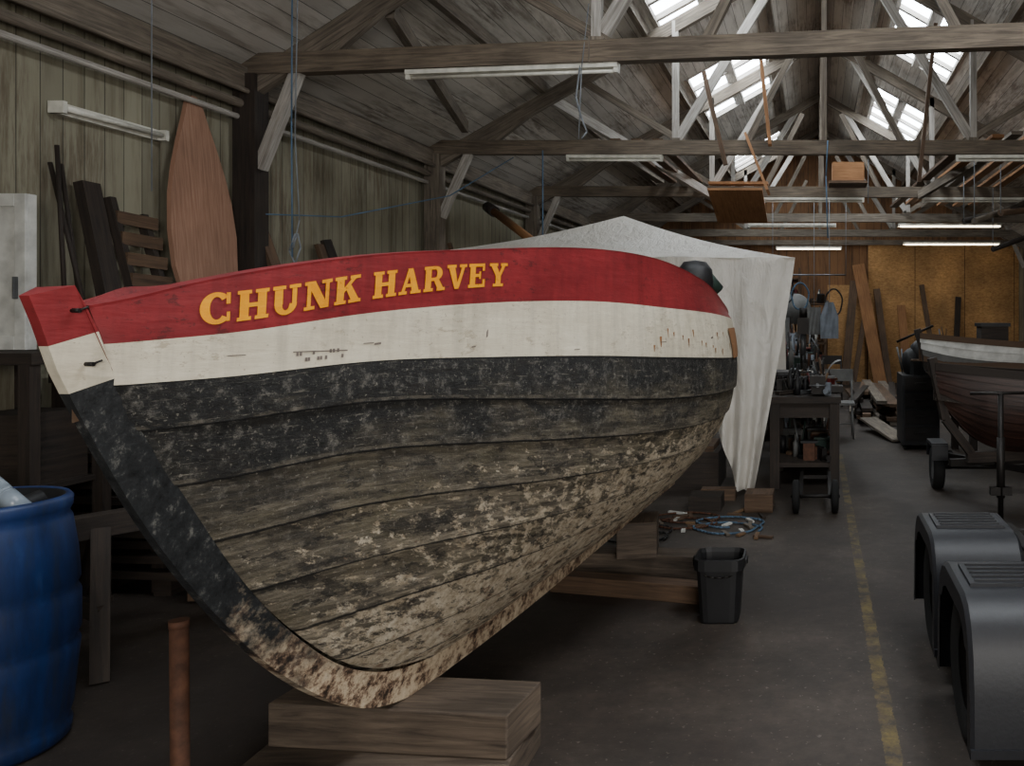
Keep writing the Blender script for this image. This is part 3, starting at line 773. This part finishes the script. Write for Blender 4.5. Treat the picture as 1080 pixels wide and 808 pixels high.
# ------------------------------------------------------------------ plastic sheet tent
b = MB()
Ap = Vector((-2.0, 8.9, 2.66)); FRc = Vector((-.18, 7.5, 2.125)); FLc = Vector((-3.7, 7.5, 2.14)); BRc = Vector((-.38, 10.4, 2.1)); BLc = Vector((-3.7, 10.4, 2.1))
def tri(a, c, d, n=10, sag=.05):
    rows = []
    for i in range(n+1):
        r = []
        for j in range(n+1):
            e = a.lerp(c.lerp(d, j/n), i/n)
            s_ = math.sin(math.pi*i/n)*sag+.02*math.sin(j*1.9+i)*(i/n)*(1-abs(2*j/n-1))
            r.append((e.x, e.y, e.z-s_))
        rows.append(r)
    b.grid(rows, M_sheet)
tri(Ap, FLc, FRc); tri(Ap, FRc, BRc); tri(Ap, BRc, BLc); tri(Ap, BLc, FLc)
nc, nr = 120, 16
rows = []
for i in range(nr+1):
    r = []; q = i/nr
    for j in range(nc+1):
        s_ = j/nc; xt = lerp(-3.7, -.18, s_)
        if s_ < .72: xb, zb = xt, 1.15
        else:
            k_ = (s_-.72)/.28; xb = lerp(-1.15, -.55, k_**.6); zb = lerp(1.15, .06, min(1, k_*1.6)**.8)
        zt = 2.13
        x = lerp(xt, xb, q**1.1); z = lerp(zt, zb, q)
        y = 7.5+.05*math.sin(j*.75+.5*math.sin(i*.3))*(.15+q)+.03*math.sin(j*.31+2)+.12*q
        r.append((x, y, z))
    rows.append(r)
b.grid(rows, M_sheet)
for P0, P1 in ((FLc, BLc), (BLc, BRc)):
    rows = [[(lerp(P0.x, P1.x, j/20)+.03*math.sin(j*1.3)*(i/4), lerp(P0.y, P1.y, j/20)+.03*math.sin(j)*(i/4), lerp(2.11, .9, i/4)) for j in range(21)] for i in range(5)]
    b.grid(rows, M_sheet)
for p in ((-.66, 7.95, 2.2), FLc, (-1.0, 10.3, 2.1), BLc): b.cyl((p[0]-.03, p[1]+.06, 0), (p[0]-.03, p[1]+.06, p[2]-.01), .018, mat=M_whitep)
b.build('plastic_sheet_tent', recalc=False)

# ------------------------------------------------------------------ benches and clutter
def bench(x0, x1, y0, y1, h, mat, name='workbench', shelf=True):
    b = MB(); b.bb(x0, x1, y0, y1, h-.06, h, mat)
    for x in (x0+.06, x1-.06):
        for y in (y0+.06, (y0+y1)/2, y1-.06): b.bb(x-.045, x+.045, y-.045, y+.045, 0, h-.06, mat)
    b.bb(x0+.02, x1-.02, y0+.05, y0+.09, h-.2, h-.06, mat)
    if shelf: b.bb(x0+.03, x1-.03, y0+.03, y1-.03, .2, .24, mat)
    b.build(name)
bench(-.44, .24, 7.95, 9.9, .86, W_dark)
bench(-.75, .12, 11.0, 14.5, .88, W_dark)
bench(-1.2, -.3, 15.2, 18.5, .9, W_mid)
bench(2.2, 3.6, 18.0, 19.0, .9, W_mid)
CL = [M_black, M_dsteel, M_greyp, M_red, M_greenp, M_rust, M_cloth, W_mid, W_dark, M_steel, M_black, M_dsteel, M_card, M_black, W_dark, M_dsteel, M_whitep, M_black]
def clutter(name, x0, x1, y0, y1, z, n, hmax=.25):
    b = MB()
    for i in range(n):
        x, y = random.uniform(x0+.06, x1-.06), random.uniform(y0+.06, y1-.06); m = random.choice(CL); t = random.randrange(6)
        s_ = random.uniform(.5, 1)
        if t == 0:
            r = .05*s_; h = hmax*.7*s_; b.lathe((x, y, z), [(.001, 0), (r, 0), (r, h), (r*.92, h), (r*.9, h-.01), (.001, h-.01)], 14, m)
        elif t == 1:
            r = .04*s_; h = hmax*s_; b.lathe((x, y, z), [(.001, 0), (r, 0), (r, h*.6), (r*.4, h*.75), (r*.35, h), (.001, h)], 12, m)
        elif t == 2:
            w, d, h = .2*s_, .14*s_, hmax*.6*s_; b.box((x, y, z+h/2), (w, d, h), m, rz=random.uniform(0, 90)); b.box((x, y, z+h+.01), (w*1.05, d*1.05, .02), random.choice(CL), rz=0)
        elif t == 3:
            a = random.uniform(0, 6.28); b.cyl((x, y, z+.03), (x+.16*math.cos(a), y+.16*math.sin(a), z+.05), .025, mat=m); b.box((x, y, z+.06), (.07, .05, .12), m, rz=math.degrees(a))
        elif t == 4:
            b.cyl((x, y, z), (x+random.uniform(-.1, .1), y, z+hmax*1.3*s_), .012, mat=m); b.cyl((x, y, z), (x+random.uniform(-.1, .1), y+.05, z+hmax*1.2*s_), .008, mat=random.choice(CL))
        else:
            b.beam((x-.1, y, z+.02), (x+.1, y+.15, z+.03), .07, .03, m)
    b.build(name)
clutter('workbench_clutter', -.44, .22, 7.95, 9.8, .86, 50, .26)
clutter('workbench_clutter', -.75, .1, 11, 14.4, .88, 90, .42)
clutter('workbench_clutter', -1.2, -.3, 15.2, 18.4, .9, 70, .6)
clutter('workbench_clutter', -.4, .2, 8.0, 9.8, .24, 36, .34)
clutter('workbench_clutter', -.7, .1, 11.0, 14.2, .24, 40, .4)
clutter('workbench_clutter', 2.2, 3.6, 18.0, 19.0, .9, 24, .4)
b = MB(); b.box((.02, 8.15, .93), (.12, .22, .1), M_dsteel); b.box((.02, 8.02, 1.0), (.15, .05, .1), M_dsteel); b.box((.02, 8.12, 1.0), (.15, .05, .1), M_dsteel); b.cyl((.02, 7.9, .97), (.02, 8.1, .97), .018, mat=M_steel); b.cyl((-.06, 7.9, .97), (.1, 7.9, .97), .008, mat=M_steel); b.build('bench_vice')
b = MB()
b.grid([[(.08+.17*(1-math.cos(i/10*math.pi/2)), 8.3+j*.28, .88+.3*math.sin(i/10*math.pi/2)) for j in (0, 1)] for i in range(11)], M_greyp)
b.box((.18, 8.44, .9), (.18, .2, .06), M_dsteel); b.build('dust_extraction_hood')
def drillpress(x, y, h):
    b = MB(); b.bb(x-.14, x+.14, y-.2, y+.2, .0, .06, M_dsteel); b.cyl((x, y+.08, .06), (x, y+.08, h), .035, mat=M_dsteel)
    b.bb(x-.12, x+.12, y-.14, y+.1, .85, .88, M_dsteel); b.bb(x-.07, x+.07, y-.2, y+.24, h-.2, h, M_dsteel); b.cyl((x, y-.12, h-.45), (x, y-.12, h-.2), .03, mat=M_steel); b.cyl((x, y-.12, h-.55), (x, y-.12, h-.45), .012, mat=M_steel)
    b.cyl((x+.1, y-.1, h-.25), (x+.2, y-.15, h-.4), .01, mat=M_steel); b.cyl((x, y+.15, h), (x, y+.15, h+.12), .05, mat=M_dsteel); b.build('drill_press')
drillpress(-.15, 10.5, 1.6)
b = MB(); x, y = -.35, 14.9; b.bb(x-.2, x+.2, y-.2, y+.2, 0, .6, M_greyp); b.bb(x-.25, x+.25, y-.25, y+.25, .9, .94, M_dsteel); b.bb(x-.24, x-.1, y-.1, y+.1, .6, 1.6, M_greyp)
b.lathe((x, y, 1.75), [(.001, -.08), (.26, -.08), (.27, 0), (.26, .08), (.001, .08)], 24, M_greyp, axis='y'); b.lathe((x, y, .62), [(.001, -.08), (.26, -.08), (.27, 0), (.26, .08), (.001, .08)], 24, M_greyp, axis='y'); b.build('band_saw')
def chair(x, y, m, r=0):
    b = MB()
    for sx in (-.18, .18):
        b.cyl((x+sx, y-.18, 0), (x+sx*.9, y-.16, .45), .015, mat=m); b.cyl((x+sx, y+.18, 0), (x+sx*.95, y+.22, .9), .015, mat=m)
    b.box((x, y, .46), (.4, .4, .03), m); b.box((x, y+.21, .82), (.38, .02, .16), m); b.cyl((x-.18, y-.17, .2), (x+.18, y-.17, .2), .01, mat=m); b.build('workshop_chair')
chair(.32, 11.4, M_greyp); chair(.3, 15.5, M_dsteel)
b = MB()
for i, x in enumerate((-.5, -.25, .3)):
    b.path([(x+.14*math.cos(a)*(1+.05*math.sin(5*a)), 14.0+.02*math.sin(7*a), 2.05-i*.1+.22*math.sin(a)) for a in np.linspace(0, 12.6, 50)], .014, (M_black, M_bluerope, M_dsteel)[i])
b.cyl((-.7, 14.0, 2.3), (.5, 14.0, 2.3), .012, mat=M_steel); b.cyl((-.7, 14.0, 2.3), (-.7, 14, 3.5), .004, mat=M_rope); b.cyl((.5, 14.0, 2.3), (.5, 14, 3.5), .004, mat=M_rope)
b.build('hanging_hose_coils')
b = MB()
for z in (.5, 1.0, 1.5, 2.0, 2.45): b.bb(-1.0, -.35, 18.9, 20.6, z, z+.03, W_mid)
for x in (-1.0, -.38):
    for y in (18.9, 20.55): b.bb(x, x+.05, y, y+.05, 0, 2.7, W_mid)
b.build('storage_shelves')
for z in (.53, 1.03, 1.53, 2.03): clutter('shelf_clutter', -1.0, -.35, 18.9, 20.5, z, 16, .4)
b = MB()
for z in (.1, .55, 1.0, 1.45, 1.9): b.bb(-.2, .25, 19.3, 20.6, z, z+.03, W_mid)
for x in (-.2, .2):
    for y in (19.3, 20.55): b.bb(x, x+.05, y, y+.05, 0, 2.0, W_mid)
b.build('storage_shelves')
for z in (.13, .58, 1.03, 1.48, 1.93): clutter('shelf_clutter', -.2, .25, 19.3, 20.5, z, 12, .38)
b = MB()
rows = [[(.2+(s_-.5)*lerp(.12, .26, min(1, i/4)), 12.2+.03*math.sin(s_*14+i*.4), 1.82-i*.052) for s_ in np.linspace(0, 1, 14)] for i in range(11)]
b.grid(rows, M_cloth); b.cyl((.2, 12.2, 1.82), (.2, 12.2, 3.3), .004, mat=M_rope); b.build('hanging_apron')
b = MB()
rows = [[(-.02+(s_-.5)*.2, 12.6+.03*math.sin(s_*11+i*.4), 1.75-i*.05) for s_ in np.linspace(0, 1, 12)] for i in range(9)]
b.grid(rows, M_greyp); b.cyl((-.02, 12.6, 1.75), (-.02, 12.6, 3.3), .004, mat=M_rope); b.build('hanging_jacket')
for (xa, xb, zt, w, m) in ((1.55, 1.05, 2.9, .3, W_or), (1.75, 1.5, 2.3, .16, W_mid), (.9, 1.3, 2.2, .12, W_mid), (2.2, 2.1, 1.9, .2, W_or), (.7, .95, 2.5, .2, W_mid), (2.9, 2.6, 2.4, .12, W_mid), (3.3, 3.5, 2.1, .14, W_dark)):
    b = MB(); b.beam((xa, 20.2, 0), (xb, 20.9, zt), w, .04, m, up=(0, 1, 0)); b.build('leaning_plank')
b = MB()
for i in range(38):
    x = .72+random.uniform(-.2, .55); z = .03+(i//7)*.065; y = 12.4+random.uniform(0, 1.7)
    b.beam((x, y, z), (x+random.uniform(-.2, .35), y+random.uniform(2, 4), z+.03), random.uniform(.08, .18), .05, random.choice((W_mid, W_old, W_dark, W_mid)))
b.build('timber_pile')
b = MB(); b.beam((.75, 12.2, .16), (1.1, 10.9, .03), .25, .03, W_old); b.build('loose_planks')
b = MB(); b.bb(1.05, 1.5, 10.3, 11.0, .06, .9, M_black)
for i in range(4): b.bb(1.08, 1.47, 10.28, 10.3, .12+i*.2, .28+i*.2, M_dsteel); b.bb(1.2, 1.33, 10.26, 10.28, .2+i*.2, .215+i*.2, M_dsteel)
for x in (1.09, 1.44):
    for y in (10.36, 10.9): b.cyl((x-.02, y, .03), (x+.02, y, .03), .03, mat=M_rubber)
b.build('tool_cabinet')
clutter('cabinet_clutter', 1.05, 1.5, 10.3, 11, .9, 10, .3)
b = MB(); c0 = (1.2, 10.6, 1.05)
for i in range(3): b.lathe((c0[0]+i*.1, c0[1], c0[2]+.1*(i % 2)), [(.001, -.15), (.1, -.14), (.13, -.02), (.12, .1), (.06, .16), (.001, .18)], 14, M_black)
b.cyl((1.0, 10.5, 1.3), (1.45, 10.5, 1.5), .015, mat=M_dsteel); b.build('outboard_motor')
b = MB()
for x in (-.16, .16):
    b.lathe((x, 7.0, .135), [(.03, -.03), (.11, -.03), (.135, -.02), (.135, .02), (.11, .03), (.03, .03), (.03, -.03)], 24, M_rubber, axis='x')
    b.lathe((x, 7.0, .135), [(.001, -.032), (.07, -.032), (.07, .032), (.001, .032)], 20, M_dsteel, axis='x')
b.cyl((-.2, 7.0, .135), (.2, 7.0, .135), .014, mat=M_dsteel); b.beam((-.12, 7.0, .13), (-.12, 7.6, .22), .03, .03, M_dsteel); b.beam((.12, 7.0, .13), (.12, 7.6, .22), .03, .03, M_dsteel); b.beam((-.12, 7.5, .2), (.12, 7.5, .2), .03, .03, M_dsteel)
b.build('hand_trolley')
b = MB(); b.bb(-.58, -.35, 7.0, 7.25, 0, .15, W_mid); b.bb(-.58, -.35, 6.98, 7.0, .02, .14, W_mid); b.build('wooden_crate')
b = MB()
for i in range(26):
    x, y = random.uniform(-1.6, -.2), random.uniform(6.1, 6.95); a = random.uniform(0, 3.1); L = random.uniform(.05, .18)
    b.beam((x, y, .012), (x+L*math.cos(a), y+L*math.sin(a), .014), .03, .015, random.choice((W_mid, W_mid, W_dark, M_card, M_whitep, W_old)))
b.build('timber_scraps')
for (ox, oy, m) in ((-1.0, 6.5, M_rust), (-.65, 6.35, M_bluerope), (-1.3, 6.1, M_black)):
    b = MB(); b.path([(ox+.25*math.cos(a)*(1+.15*math.sin(3*a+ox)), oy+.22*math.sin(a)+.03*a, .012) for a in np.linspace(0, 11, 60)], .008, m); b.build('extension_cable')
b = MB(); b.bb(-1.5, -.9, 7.9, 8.6, 0, .35, W_dark); b.bb(-1.45, -.95, 7.95, 8.5, .35, .4, W_mid); b.bb(-2.6, -1.7, 7.9, 8.5, 0, .5, W_dark); b.build('wooden_chest')
b = MB(); b.bb(-1.05, -.78, 7.05, 7.3, 0, .12, W_dark); b.bb(-1.0, -.7, 7.45, 7.58, 0, .1, W_mid); b.build('timber_offcut')
trestle(-1.9, 6.8, .6, .9, 5, W_dark)

# ------------------------------------------------------------------ small hulls
def hull(name, L, Bm, D, o, head, mats, ns=8, zb=.5, cap=W_mid):
    b = MB(); h = math.radians(head); ax = Vector((math.cos(h), math.sin(h), 0)); ay = Vector((-math.sin(h), math.cos(h), 0)); o = Vector(o)
    Wd = lambda x, y, z: tuple(o+ax*x+ay*y+Vector((0, 0, z)))
    n = 36
    def sec(x, v):
        q = x/L
        bw = Bm/2*min(1, (math.sin(min(1, q/.6)*math.pi/2))**.75)*(1-.28*max(0, (q-.6)/.4)**2)
        zs = zb+D+.18*(1-q)**2*1.2+.04*q
        rise = .5*D*max(0, 1-q/.22)**2.2
        zk = zb+rise
        return max(.015, bw*(1-(v**2.4))**.8), zs-(zs-zk)*(v**.85)
    for sg in (1, -1):
        prev = None
        for k_ in range(ns):
            rows = []
            for j in range(4):
                v = (k_+j/3)/ns; r = []
                for i in range(n+1):
                    x = L*(i/n)**1.2; bb_, z = sec(x, v); x2 = x+.25*v**2*D*(1-i/n)**3*1.5
                    r.append(Wd(x2, sg*(bb_+.014*(j/3)), z))
                rows.append(r)
            b.grid(rows, mats[min(k_, len(mats)-1)], True, lambda i, j, k_=k_: (j*.1, k_*.13+i*.03))
            if prev: b.grid([prev, rows[0]], W_dark, False)
            prev = rows[-1]
        xs = [L*(i/n)**1.2 for i in range(n+1)]
        b.grid([[Wd(x, sg*(sec(x, 0)[0]+a), sec(x, 0)[1]+dz) for x in xs] for a, dz in ((.02, -.05), (.025, .015), (-.03, .015), (-.03, -.3))], cap, False)
    b.grid([[Wd(x, s_*sec(x, 0)[0]*.95, sec(x, 0)[1]-.3) for x in xs] for s_ in (-1, 0, 1)], W_mid)
    pr = [sec(L, v) for v in np.linspace(0, 1, 9)]
    for p, q in zip(pr[:-1], pr[1:]):
        b.face([b.vert(Wd(L, p[0], p[1])), b.vert(Wd(L, -p[0], p[1])), b.vert(Wd(L, -q[0], q[1])), b.vert(Wd(L, q[0], q[1]))], mats[-1])
    b.beam(Wd(.3, 0, zb-.03), Wd(L, 0, zb-.03), .05, .09, W_dark)
    b.beam(Wd(-.02, 0, zb+D+.27), Wd(.1, 0, zb+D*.55), .05, .07, W_dark); b.beam(Wd(.1, 0, zb+D*.55), Wd(.34, 0, zb), .05, .07, W_dark)
    for q in (.35, .6): b.beam(Wd(L*q, -Bm*.46, zb+D-.06), Wd(L*q, Bm*.46, zb+D-.06), .18, .03, W_mid)
    return b.build(name, recalc=False)
W_mah = wood('varnished_mahogany', C(34, 21, 17), C(70, 43, 33), rough=.5, gs=14)
hull('clinker_dinghy', 3.4, 1.35, .55, (1.0, 7.2, 0), 14, [W_mah], 9, .44, W_dark)
hull('sailing_dinghy', 3.6, 1.4, .42, (1.16, 9.55, 0), 8, [M_whitep, M_whitep, M_greyp, M_whitep, M_greyp], 6, .78)
b = MB()
for x in (1.7, 3.2):
    for y in (9.2, 10.4): b.beam((x, y, 0), (x, y, .65), .08, .08, W_dark)
    b.beam((x, 9.1, .69), (x, 10.6, .69), .1, .08, W_dark)
b.build('boat_cradle')
b = MB(); b.bb(1.85, 2.15, 9.5, 9.8, 1.32, 1.52, W_dark); b.bb(1.83, 2.17, 9.48, 9.82, 1.5, 1.54, M_black); b.build('storage_box')
b = MB()
b.beam((1.15, 7.3, .36), (4.2, 8.0, .36), .06, .06, M_dsteel); b.beam((1.2, 7.9, .33), (1.9, 6.9, .33), .05, .05, M_dsteel)
b.beam((2.8, 8.3, .33), (3.1, 7.2, .33), .05, .05, M_dsteel)
def wheel(b, c, r, w, axis='x', hub=M_greyp):
    b.lathe(c, [(r*.55, -w*.4), (r*.8, -w*.5), (r*.95, -w*.45), (r, -w*.25), (r, w*.25), (r*.95, w*.45), (r*.8, w*.5), (r*.55, w*.4)], 32, M_rubber, axis=axis)
    b.lathe(c, [(.001, -w*.25), (r*.2, -w*.35), (r*.5, -w*.22), (r*.56, -w*.4), (r*.56, w*.4), (r*.5, w*.22), (r*.2, w*.35), (.001, w*.25)], 24, hub, axis=axis)
wheel(b, (1.14, 8.0, .2), .2, .11); b.cyl((1.14, 8.0, .2), (2.4, 8.0, .2), .02, mat=M_dsteel); wheel(b, (2.5, 8.0, .2), .2, .11)
b.box((1.14, 8.0, .43), (.15, .34, .03), M_fender); b.box((1.14, 7.82, .36), (.15, .03, .14), M_fender); b.box((1.14, 8.18, .36), (.15, .03, .14), M_fender)
b.beam((1.2, 8.0, .2), (1.25, 7.9, .36), .04, .04, M_dsteel)
b.build('dinghy_trailer')
b = MB(); b.cyl((1.39, 6.4, .02), (1.39, 6.4, 1.03), .022, mat=M_dsteel); b.cyl((1.16, 6.4, 1.03), (1.62, 6.4, 1.035), .012, mat=M_dsteel)
b.cyl((1.39, 6.4, .25), (1.39, 6.4, .7), .032, mat=M_dsteel); b.cyl((1.39, 6.4, 0), (1.39, 6.4, .03), .09, .08, mat=M_dsteel); b.box((1.39, 6.4, .3), (.16, .06, .06), M_dsteel)
b.build('trailer_jack_stand')

# ------------------------------------------------------------------ tandem axle trailer
b = MB()
def fender(b, x0, x1, yc):
    o = [(-.385, .14), (-.38, .33), (-.36, .46), (-.32, .55), (-.26, .605), (-.18, .625), (.18, .625), (.26, .605), (.32, .55), (.36, .46), (.38, .33), (.385, .14)]
    i_ = [(y*.91, z-.035 if abs(y) < .3 else z) for y, z in o]
    b.grid([[(x, yc+y, z) for y, z in o] for x in (x0+.015, x1-.015)], M_fender)
    b.grid([[(x0, yc+y*.985, z-.014) for y, z in o], [(x0+.015, yc+y, z) for y, z in o]], M_fender)
    b.grid([[(x1, yc+y*.985, z-.014) for y, z in o], [(x1-.015, yc+y, z) for y, z in o]], M_fender)
    b.grid([[(x, yc+y, z) for y, z in i_] for x in (x0, x1)], M_fender)
    for x in (x0, x1): b.grid([[(x, yc+y*.985, z-.014) for y, z in o], [(x, yc+y*.84, z-.085 if abs(y) < .35 else z) for y, z in o]], M_fender, False)
    b.box(((x0+x1)/2, yc, .63), (x1-x0-.09, .26, .014), M_fender)
    for k_ in range(5): b.box(((x0+x1)/2, yc-.1+k_*.05, .64), (x1-x0-.13, .014, .008), M_fender)
    for s_ in (-1, 1): b.box(((x0+x1)/2, yc+s_*.385, .15), (x1-x0, .02, .03), M_fender)
for yc in (3.22, 4.08):
    fender(b, .515, .92, yc); wheel(b, (.655, yc, .285), .285, .22, hub=M_dsteel)
    b.cyl((.78, yc, .27), (2.3, yc, .27), .03, mat=M_dsteel)
b.beam((1.05, .8, .42), (1.05, 4.7, .42), .06, .1, M_dsteel); b.beam((2.2, .8, .42), (2.2, 4.7, .42), .06, .1, M_dsteel)
for y in (1.0, 2.6, 4.6): b.beam((1.05, y, .42), (2.2, y, .42), .05, .08, M_dsteel)
for yc in (3.22, 4.08): b.beam((.85, yc, .58), (1.05, yc, .42), .03, .03, M_dsteel); wheel(b, (2.5, yc, .27), .27, .18)
b.build('boat_trailer', recalc=False)

# ------------------------------------------------------------------ camera, lights, world
cam = bpy.data.cameras.new('camera'); co = bpy.data.objects.new('camera', cam); bpy.context.scene.collection.objects.link(co)
cam.sensor_width = 36; cam.lens = 30; cam.shift_x = -320/1080; cam.shift_y = -69/1080; cam.clip_start = .05
co.location = (0, 0, 1.6); co.rotation_euler = (math.radians(90), 0, 0)
bpy.context.scene.camera = co

def area(name, loc, tgt, sx, sy, e, col):
    l = bpy.data.lights.new(name, 'AREA'); l.shape = 'RECTANGLE'; l.size = sx; l.size_y = sy; l.energy = e; l.color = col
    o = bpy.data.objects.new(name, l); bpy.context.scene.collection.objects.link(o); o.location = loc
    o.rotation_euler = (Vector(tgt)-Vector(loc)).to_track_quat('-Z', 'Y').to_euler()
area('doorway_daylight', (1.8, -3.6, 2.2), (-1.4, 3.0, 1.0), 2.2, 1.8, 300, (1, .965, .91))
area('skylight_daylight_near', (1.5, 2.6, 5.1), (-.9, 3.0, .8), 2.2, .9, 100, (.95, .97, 1))
w = bpy.data.worlds.new('world'); bpy.context.scene.world = w; w.use_nodes = True
w.node_tree.nodes['Background'].inputs[0].default_value = (.8, .9, 1, 1); w.node_tree.nodes['Background'].inputs[1].default_value = .3
